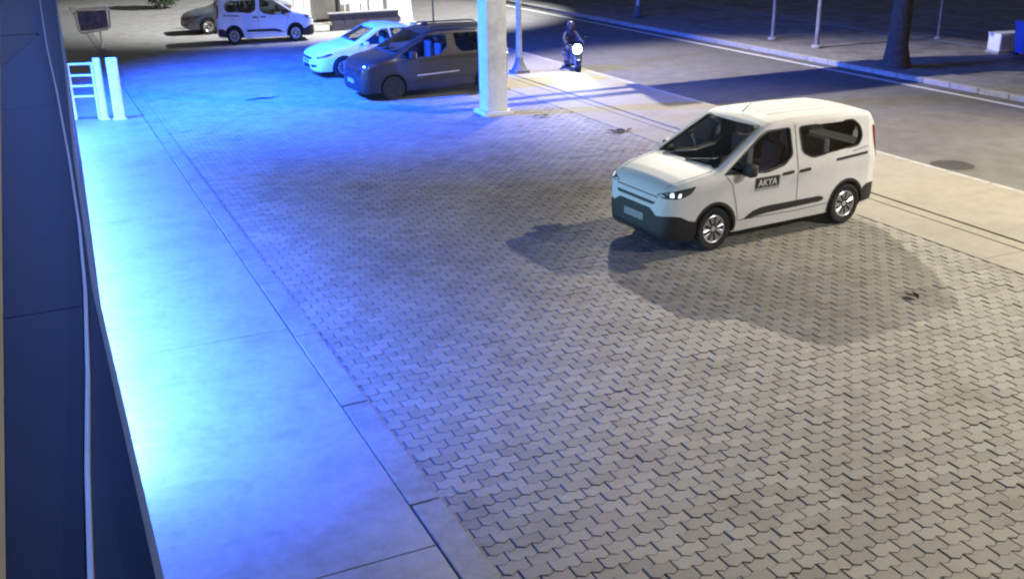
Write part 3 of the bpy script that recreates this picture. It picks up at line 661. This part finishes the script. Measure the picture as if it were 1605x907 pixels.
# unseen narrow spotlight added to throw the white minivan's shadow towards the camera
fl_ = empty('added_spotlight', (24.85, 40.25, 15.0)); tag(fl_, 'unseen narrow spotlight added on the far mast to light the forecourt', 'floodlight')
fl_.rotation_euler = (Vector((9.0, 4.2, 0))-Vector((24.85, 40.25, 15.0))).to_track_quat('-Z', 'Y').to_euler()
MB().box(-.22, .22, -.18, .18, 0, .22, .03).build('housing', M_black, fl_, 40)
MB().box(-.19, .19, -.15, .15, -.008, .002).build('lens', mat('lamp_glow', (.9, .85, .75)), fl_)
MB().tube([(.24, 0, .1), (.24, 0, .34), (-.24, 0, .34), (-.24, 0, .1)], .02, 6).build('yoke', M_steel, fl_, 40)
l = bpy.data.lights.new('added_spot', 'SPOT'); l.energy, l.color = LAMP['added40']; l.spot_size = R(23); l.spot_blend = .8; l.shadow_soft_size = .12
lo = bpy.data.objects.new('added_spot', l); COL.objects.link(lo); lo.parent = fl_; lo.location = (0, 0, -.03)
# unseen panel added above the road to cast the dark band on it
rs = empty('shadow_panel', (15.55, 27.9, 6.03)); tag(rs, 'unseen panel added on the lamp post to shade a band of road', 'shadow panel')
MB().box(.58, 3.9, -.03, .03, 0, 1.32, .01).build('panel', mat('shadow_panel_blue', (.03, .08, .25), .5), rs)
MB().tube([(-1.5, 1.1, .4), (-1.3, .07, .4), (3.4, .07, .4)], .045, 8).tube([(-1.5, 1.1, .8), (-1.3, .07, .8), (3.4, .07, .8)], .045, 8).build('arm', M_steel, rs, 40)

# ------------------------------------------------------------------ scooter and rider
sc = empty('motor_scooter', (15.62, 28.9, RZ), R(-100)); sc.scale = (.86,)*3; tag(sc, 'motor scooter with its headlight on at the edge of the road', 'scooter')
M_sc = mat('scooter_paint', (.06, .07, .09), .35, coat=.5)
for x in (.62, -.62):
    t = empty('wheel', (x, 0, .25)); t.parent = sc
    MB().lathe([(.17, -.055), (.22, -.06), (.25, -.03), (.25, .03), (.22, .06), (.17, .055)], 24, Matrix.Rotation(math.pi/2, 4, 'X')).build('tyre', M_tyre, t, 40)
    mb = MB().lathe([(.175, -.05), (.175, .05), (.15, .05), (.15, -.05)], 20, Matrix.Rotation(math.pi/2, 4, 'X'))
    for k in range(5): mb.tube([(0, 0, 0), (.16*math.cos(k*1.257), 0, .16*math.sin(k*1.257))], .018, 6)
    mb.build('rim', M_alloy, t, 40)
MB().tube([(.62, .08, .25), (.50, .08, .62), (.44, .0, .80), (.38, 0, 1.0)], .025, 8).tube([(.62, -.08, .25), (.50, -.08, .62)], .025, 8).build('fork', M_steel, sc, 40)
mb = MB(); mb.prism([(.30, -.2), (.42, -.22), (.52, -.10), (.55, 0), (.52, .10), (.42, .22), (.30, .2), (.40, 0)], .36, .98); mb.build('leg_shield', M_sc, sc, 40)
MB().box(.40, .82, -.075, .075, .48, .54, .025).build('front_mudguard', M_sc, sc, 40)
MB().box(-.25, .38, -.19, .19, .26, .36, .03).build('footboard', M_black, sc, 40)
MB().box(-.85, -.12, -.17, .17, .34, .70, .09).build('rear_body', M_sc, sc, 40)
MB().box(-.80, -.08, -.15, .15, .70, .80, .04).build('seat', M_black, sc, 40)
MB().tube([(.30, .36, 1.02), (.40, .18, 1.03), (.42, 0, 1.02), (.40, -.18, 1.03), (.30, -.36, 1.02)], .017, 8).build('handlebar', M_black, sc, 40)
for s_ in (1, -1): MB().tube([(.36, s_*.28, 1.03), (.38, s_*.36, 1.22)], .008, 6).box(.365, .395, s_*.36-.06, s_*.36+.06, 1.20, 1.29, .01).build('mirror', M_black, sc, 40)
hl = MB().lathe([(.10, 0), (.16, .05), (.175, .11), (.168, .12)], 20, Matrix.Translation((.42, 0, .88)) @ Matrix.Rotation(math.pi/2, 4, 'Y')).build('headlight', M_chrome, sc, 40)
MB().lathe([(.165, .121), (.12, .145), (0, .155)], 20, Matrix.Translation((.42, 0, .88)) @ Matrix.Rotation(math.pi/2, 4, 'Y')).build('headlight_lens', mat('headlight_glow', (1, 1, 1), .3, emit=(.75, .92, 1.0), estr=60), hl)
l = bpy.data.lights.new('headlight_beam', 'SPOT'); l.energy = 420; l.color = (.8, .9, 1); l.spot_size = R(95); l.spot_blend = .4; l.shadow_soft_size = .08
lo = bpy.data.objects.new('headlight_beam', l); COL.objects.link(lo); lo.parent = sc; lo.location = (.62, 0, .90); _d = Matrix.Rotation(R(100), 3, 'Z') @ Vector((-1.6, -1.0, -.62)); lo.rotation_euler = _d.to_track_quat('-Z', 'Y').to_euler()
# rider
def skin_body(name, joints, edges, m, parent=None):
    me = bpy.data.meshes.new(name); me.from_pydata([j[:3] for j in joints], edges, []); me.update()
    o = bpy.data.objects.new(name, me); COL.objects.link(o)
    sk = o.modifiers.new('s', 'SKIN'); sk.use_smooth_shade = True
    for i, j in enumerate(joints): me.skin_vertices[0].data[i].radius = (j[3], j[3])
    me.skin_vertices[0].data[0].use_root = True
    su = o.modifiers.new('u', 'SUBSURF'); su.levels = 2; su.render_levels = 2
    dg = bpy.context.evaluated_depsgraph_get(); dg.update(); nm = bpy.data.meshes.new_from_object(o.evaluated_get(dg)); o.modifiers.clear(); o.data = nm; nm.materials.append(m); nm.shade_smooth()
    if parent: o.parent = parent
    return o
J = [(-.42, 0, .90, .15), (-.38, 0, 1.08, .155), (-.32, 0, 1.28, .165), (-.28, 0, 1.40, .10), (-.25, 0, 1.48, .055), (-.22, 0, 1.58, .085), (-.21, 0, 1.68, .08),
     (-.28, .19, 1.37, .065), (-.10, .30, 1.16, .05), (.20, .33, 1.07, .035), (.29, .33, 1.05, .035), (-.28, -.19, 1.37, .065), (-.10, -.30, 1.16, .05), (.20, -.33, 1.07, .035), (.29, -.33, 1.05, .035),
     (-.34, .12, .88, .10), (.10, .19, .84, .075), (.12, .17, .46, .05), (.24, .17, .405, .042), (-.34, -.12, .88, .10), (.10, -.19, .84, .075), (.12, -.17, .46, .05), (.24, -.17, .405, .042)]
E_ = [(0, 1), (1, 2), (2, 3), (3, 4), (4, 5), (5, 6), (3, 7), (7, 8), (8, 9), (9, 10), (3, 11), (11, 12), (12, 13), (13, 14), (0, 15), (15, 16), (16, 17), (17, 18), (0, 19), (19, 20), (20, 21), (21, 22)]
pr_ = skin_body('person', J, E_, mat('rider_clothes', (.035, .04, .055), .9, var=.3, scale=10))
pr_.location = sc.location; pr_.rotation_euler.z = R(-100); pr_.scale = (.86,)*3
tag(pr_, 'person in dark clothes and helmet riding the scooter', 'person')
MB().lathe([(.0, -.15), (.10, -.14), (.135, -.05), (.135, .05), (.10, .11), (.05, .14), (0, .15)], 20, Matrix.Translation((-.215, 0, 1.67))).build('helmet', mat('helmet_shell', (.04, .04, .05), .25, coat=.6), pr_, 50)
MB().box(-.12, -.075, -.085, .085, 1.62, 1.71, .02).build('visor', M_lens, pr_, 40)

# ------------------------------------------------------------------ railing, gate posts and board by the wall
rl = empty('railing', (.78, 27.9, 0)); tag(rl, 'white tubular railing with three rails against the shop wall', 'railing')
mbs = []
for z in (1.38, 1.10, .84, .58): MB().tube([(-.55, .25, z), (.72, -.12, z)], .028, 8).build('rail', M_whitecoat, rl, 40)
for a in (-.5, .12, .66): MB().tube([(a, .25-(a+.55)*.29, 0), (a, .25-(a+.55)*.29, 1.40)], .032, 8).build('post', M_whitecoat, rl, 40)
for i, (x, y, w_, lab) in enumerate([(1.56, 27.70, .17, 'slimmer white gate post, nearer the railing'), (1.90, 27.55, .26, 'broad white gate post at the end of the railing')]):
    g = empty('gate_post', (x, y, 0)); tag(g, lab, 'post', 'white gate posts')
    MB().box(-w_/2, w_/2, -.1, .1, 0, 1.52, .03).build('shaft', M_whitecoat, g, 40)
    MB().box(-w_/2-.03, w_/2+.03, -.13, .13, -.01, .03, .008).build('foot', M_whitecoat, g, 40)
bd = empty('framed_board', (2.58, 42.2, 0)); tag(bd, 'dark board in a rounded white frame on a thin post', 'sign')
fr_ = [(-.62, 0, .68), (-.68, 0, 1.32), (-.58, 0, 1.42), (.42, 0, 1.48), (.52, 0, 1.38), (.48, 0, .80), (.37, 0, .70), (-.52, 0, .60), (-.62, 0, .68)]
MB().tube(fr_, .05, 8, False).build('frame', M_whitecoat, bd, 50)
MB().box(-.60, .42, .0, .03, .68, 1.38).build('panel', mat('board_panel', (.03, .035, .06), .5, var=.6, scale=5, col2=(.14, .15, .2)), bd)
MB().tube([(.1, 0, 0), (.1, 0, .7)], .035, 8).build('post', M_whitecoat, bd, 40)

# ------------------------------------------------------------------ far end of the lot: hoarding fence, posts, panel, low wall
M_pale = mat('pale_hoarding', (.68, .67, .64), .75, var=.15, scale=3, dirt=.25)
hf = empty('hoarding_fence', (8.3, 46.4, 0)); tag(hf, 'pale panel fence along the far end of the car park', 'fence')
for i in range(15): MB().box(i*.46+.01, i*.46+.45, -.02+.012*(i % 2), .02+.012*(i % 2), .12, 2.3, .008).build('panel', M_pale, hf)
for z in (.35, 2.0): MB().box(0, 6.9, .03, .08, z, z+.07).build('rail', M_steel, hf)
tl_ = empty('poster_board', (13.5, 45.9, 0)); tag(tl_, 'bright white board standing between two thin posts behind the sedan', 'board')
MB().box(-.66, .66, -.03, .03, .75, 2.4, .01).build('panel', mat('white_board', (.85, .85, .84), .5), tl_)
for s_ in (-.5, .5): MB().box(s_-.03, s_+.03, .03, .08, 0, 2.3).build('leg', M_steel, tl_)
for (x, y, r, h, lab, c) in [(12.74, 45.2, .12, 4.2, 'thick dark post behind the white sedan', (.07, .07, .075)), (14.35, 45.9, .045, 3.0, 'thin grey post right of the bright white board', (.2, .2, .2)), (16.5, 43.4, .05, 4.0, 'thin dark pole rising behind the dark minivan roof', (.12, .12, .12))]:
    t = empty('post', (x, y, 0)); tag(t, lab, 'post')
    mm = mat('post_%.2f' % c[0], c, .6, .3, var=.2)
    MB().tube([(0, 0, 0), (0, 0, h)], r, 12).build('shaft', mm, t, 40); MB().lathe([(r*2.2, 0), (r*2.2, .03), (r*1.2, .06)], 12).build('foot', mm, t); MB().lathe([(r*1.2, h), (r*1.1, h+.04), (0, h+.07)], 12).build('cap', mm, t)
br_ = empty('plastic_barrier', (15.55, 45.2, 0)); tag(br_, 'pale plastic barrier showing above the dark minivan roof', 'barrier')
mb = MB(); mb.add([(x*.55, y*w_, z) for x in (-1, 1) for (y, w_, z) in ((-1, .25, 0), (1, .25, 0), (1, .10, .55), (1, .07, 1.0), (-1, .07, 1.0), (-1, .10, .55))], [(0, 1, 2, 3, 4, 5), (11, 10, 9, 8, 7, 6)]+[(i, (i+1) % 6, 6+(i+1) % 6, 6+i) for i in range(6)]); mb.build('shell', M_whitecoat, br_)
for s_ in (-.3, .3): MB().lathe([(.05, 0), (.05, .05), (.03, .06)], 10, Matrix.Translation((s_, 0, .995))).build('filler_cap', M_steel, br_)
lw = empty('low_wall', (13.2, 42.9, 0)); tag(lw, 'low dark wall behind the white sedan', 'wall')
for k in range(6):
    for r_ in range(3): MB().box(-1.5+k*.5+.005+(r_ % 2)*.1, -1.5+k*.5+.49+(r_ % 2)*.1, -.12, .12, r_*.22+.003, r_*.22+.217, .008).build('block', mat('dark_block', (.08, .075, .09), .85, var=.25, scale=5), lw)
MB().box(-1.6, 1.7, -.16, .16, .66, .72, .01).build('coping', M_kerb, lw)

# ------------------------------------------------------------------ vegetation
M_leaf = mat('leaf', (.045, .075, .03), .7, var=.5, scale=4); M_bark = mat('bark', (.075, .065, .055), .95, var=.5, scale=12, bump=.8, bscale=18)
def leaves(n, fn, size):
    mb = MB()
    for _ in range(n):
        c = Vector(fn()); a = Vector((random.gauss(0, 1), random.gauss(0, 1), random.gauss(0, 1))).normalized(); b = a.orthogonal().normalized(); s_ = size*random.uniform(.6, 1.3)
        mb.add([c-a*s_, c+b*s_*.45, c+a*s_, c-b*s_*.45], [(0, 1, 2, 3)])
    return mb
def tree(x, y, h, cr_, label, r=.30, z0=0):
    t = empty('tree', (x, y, z0)); tag(t, label, 'tree')
    pth = [(random.uniform(-.05, .05)*k, random.uniform(-.04, .04)*k, h*.62*k/7) for k in range(8)]
    mb = MB().tube(pth, [r*1.5, r*1.08, r, r*.95, r*.9, r*.8, r*.65, r*.5], 16)
    tops = []
    for k in range(6):
        a = k*1.05+random.uniform(-.2, .2); p0 = Vector(pth[5 if k % 2 else 6]); p2 = p0+Vector((math.cos(a)*cr_*.7, math.sin(a)*cr_*.7, h*.22)); p1 = p0.lerp(p2, .5)+Vector((0, 0, .25))
        mb.tube([p0, p1, p2], [r*.4, r*.25, r*.1], 8); tops += [p1, p2]
    mb.build('trunk', M_bark, t, 60)
    cl = [tp+Vector((random.gauss(0, .5), random.gauss(0, .5), random.gauss(.3, .4))) for tp in tops for _ in range(4)]
    def f():
        c = random.choice(cl); return c+Vector((random.gauss(0, .45), random.gauss(0, .45), random.gauss(0, .35)))
    leaves(5200, f, .13).build('crown', M_leaf, t)
tree(24.35, 24.0, 7.5, 2.6, 'thick tree trunk on the far kerb beyond the shadowed road')
def shrub(x, y, rx, h, label, n=2600):
    t = empty('shrub', (x, y, 0)); tag(t, label, 'shrub'); mb = MB()
    for k in range(7): mb.tube([(0, 0, 0), (math.cos(k)*rx*.3, math.sin(k)*rx*.3, h*.5), (math.cos(k)*rx*.6, math.sin(k)*rx*.6, h*.85)], [.03, .02, .008], 6)
    mb.build('stem', M_bark, t)
    def f():
        while True:
            p = Vector((random.uniform(-1, 1), random.uniform(-1, 1), random.uniform(-1, 1)))
            if .35 < p.length < 1+random.uniform(-.15, .1): return (p.x*rx, p.y*rx, h*.55+p.z*h*.5)
    leaves(n, f, .09).build('foliage', M_leaf, t)
shrub(6.9, 57.0, 1.15, 1.9, 'dark round shrub at the far end of the car park')

# ------------------------------------------------------------------ across the road
for (x, y, r, lab) in [(25.4, 31.3, .07, 'grey pole across the road, left of the two beside the tree'), (25.3, 28.75, .085, 'grey pole across the road, right one nearest the tree'), (30.6, 28.3, .05, 'faint thin pole beyond the far path')]:
    t = empty('utility_pole', (x, y, 0)); tag(t, lab, 'pole', 'poles across the road')
    MB().tube([(0, 0, 0), (0, 0, 5.5)], [r, r*.8], 12).build('shaft', mat('weathered_pole', (.20, .20, .21), .6, .3, var=.3, scale=6), t, 40); MB().lathe([(r*2.4, .0), (r*2.4, .06), (r*1.3, .10)], 12).build('foot', M_kerb, t); MB().lathe([(r, 5.5), (r*.6, 5.56), (0, 5.58)], 12).build('cap', M_steel, t)
ub = empty('utility_box', (29.9, 24.75, 0), R(-8)); tag(ub, 'low white utility box on the far path', 'utility box')
MB().box(-.48, .48, -.28, .28, .06, .62, .02).build('cabinet', M_whitecoat, ub, 40); MB().box(-.52, .52, -.32, .32, .0, .06).build('plinth', M_kerb, ub); MB().box(-.50, .50, -.30, .30, .62, .65, .008).build('lid', M_whitecoat, ub)
for s_ in (-.24, .24): MB().box(s_-.21, s_+.21, -.292, -.282, .12, .57).build('door', M_trim, ub)
bn = empty('waste_bin', (29.75, 23.55, 0), R(-8)); tag(bn, 'blue wheeled waste bin beside the white utility box', 'waste bin')
mb = MB(); mb.add([(-.36, -.36, .12), (.36, -.36, .12), (.36, .36, .12), (-.36, .36, .12), (-.44, -.44, 1.05), (.44, -.44, 1.05), (.44, .44, 1.05), (-.44, .44, 1.05)], [(0, 3, 2, 1), (4, 5, 6, 7), (0, 1, 5, 4), (1, 2, 6, 5), (2, 3, 7, 6), (3, 0, 4, 7)]); Mbn = mat('bin_blue', (.03, .10, .42), .5, var=.1, scale=6)
mb.build('body', Mbn, bn); MB().box(-.47, .47, -.47, .47, 1.05, 1.13, .03).build('lid', Mbn, bn, 40)
for a in (-.3, .3): MB().lathe([(.09, -.03), (.09, .03)], 14, Matrix.Translation((a, .38, .09)) @ Matrix.Rotation(math.pi/2, 4, 'Y')).build('wheel', M_tyre, bn)

# ------------------------------------------------------------------ litter and marks on the ground
def litter(x, y, z, sx, sy, label, n=5, m=None):
    t = empty('dry_leaf', (x, y, z)); tag(t, label, 'leaf')
    for k in range(n):
        a = random.uniform(0, 6.28); cx, cy = random.uniform(-sx, sx), random.uniform(-sy, sy); L = random.uniform(.10, .2); P = []
        mb = MB(); d = Vector((math.cos(a), math.sin(a), 0)); q = Vector((-d.y, d.x, 0)); c = Vector((cx, cy, .012))
        mb.add([c-d*L, c-d*L*.2+q*L*.4+Vector((0, 0, .03)), c+d*L+Vector((0, 0, .04)), c-d*L*.2-q*L*.4+Vector((0, 0, .035)), c+Vector((0, 0, .012))], [(0, 4, 1), (1, 4, 2), (2, 4, 3), (3, 4, 0)]); mb.build('leaf_blade', m or mat('dry_leaf', (.05, .035, .02), .9), t)
litter(12.15, 20.2, .006, .28, .10, 'dark dry leaves lying by the channel behind the white minivan')
litter(10.3, 9.35, .006, .12, .05, 'small dark leaf on the pavers right of the minivan shadow', 2)
litter(11.35, 22.6, .006, .2, .06, 'dark dry leaves at the foot of the white pillar', 3)
sk_ = empty('stick', (5.7, 28.5, .004)); tag(sk_, 'thin dark stick lying on the blue lit paving before the sedan', 'stick')
MB().tube([(-.45, -.06, .02), (-.1, .01, .03), (.2, .0, .022), (.5, .08, .025)], [.012, .02, .018, .008], 7).build('branch', mat('dry_leaf', (.05, .035, .02), .9), sk_, 50)
MB().tube([(-.05, .01, .03), (.12, -.1, .05)], [.01, .005], 6).build('twig', mat('dry_leaf', (.05, .035, .02), .9), sk_, 50)
mh = empty('manhole_cover', (16.6, 14.55, RZ)); tag(mh, 'dark manhole cover in the road near the sidewalk', 'manhole cover')
MB().lathe([(.42, .001), (.42, .008), (.36, .010), (.355, .006), (0, .006)], 28).build('lid', mat('cast_iron', (.05, .048, .046), .6, .4, var=.3, scale=14), mh)
MB().lathe([(.50, .0), (.50, .006), (.425, .006), (.425, .0)], 28).build('frame', M_asph, mh)
# white sheets imitating the bright reflection along the white minivan's dashboard
fo = empty('reflection_sheet', (0, 0, 0)); fo.matrix_world = Matrix.Translation((10.264, 13.12, 0)) @ Matrix.Rotation(R(183.25), 4, 'Z'); tag(fo, 'white sheets standing in for a reflection on the dashboard of the white minivan', 'reflection')
MB().box(.86, 1.06, -.42, -.02, 1.056, 1.062).box(.88, 1.04, .05, .40, 1.056, 1.061).build('sheet', mat('reflection', (.85, .85, .84), .7), fo)
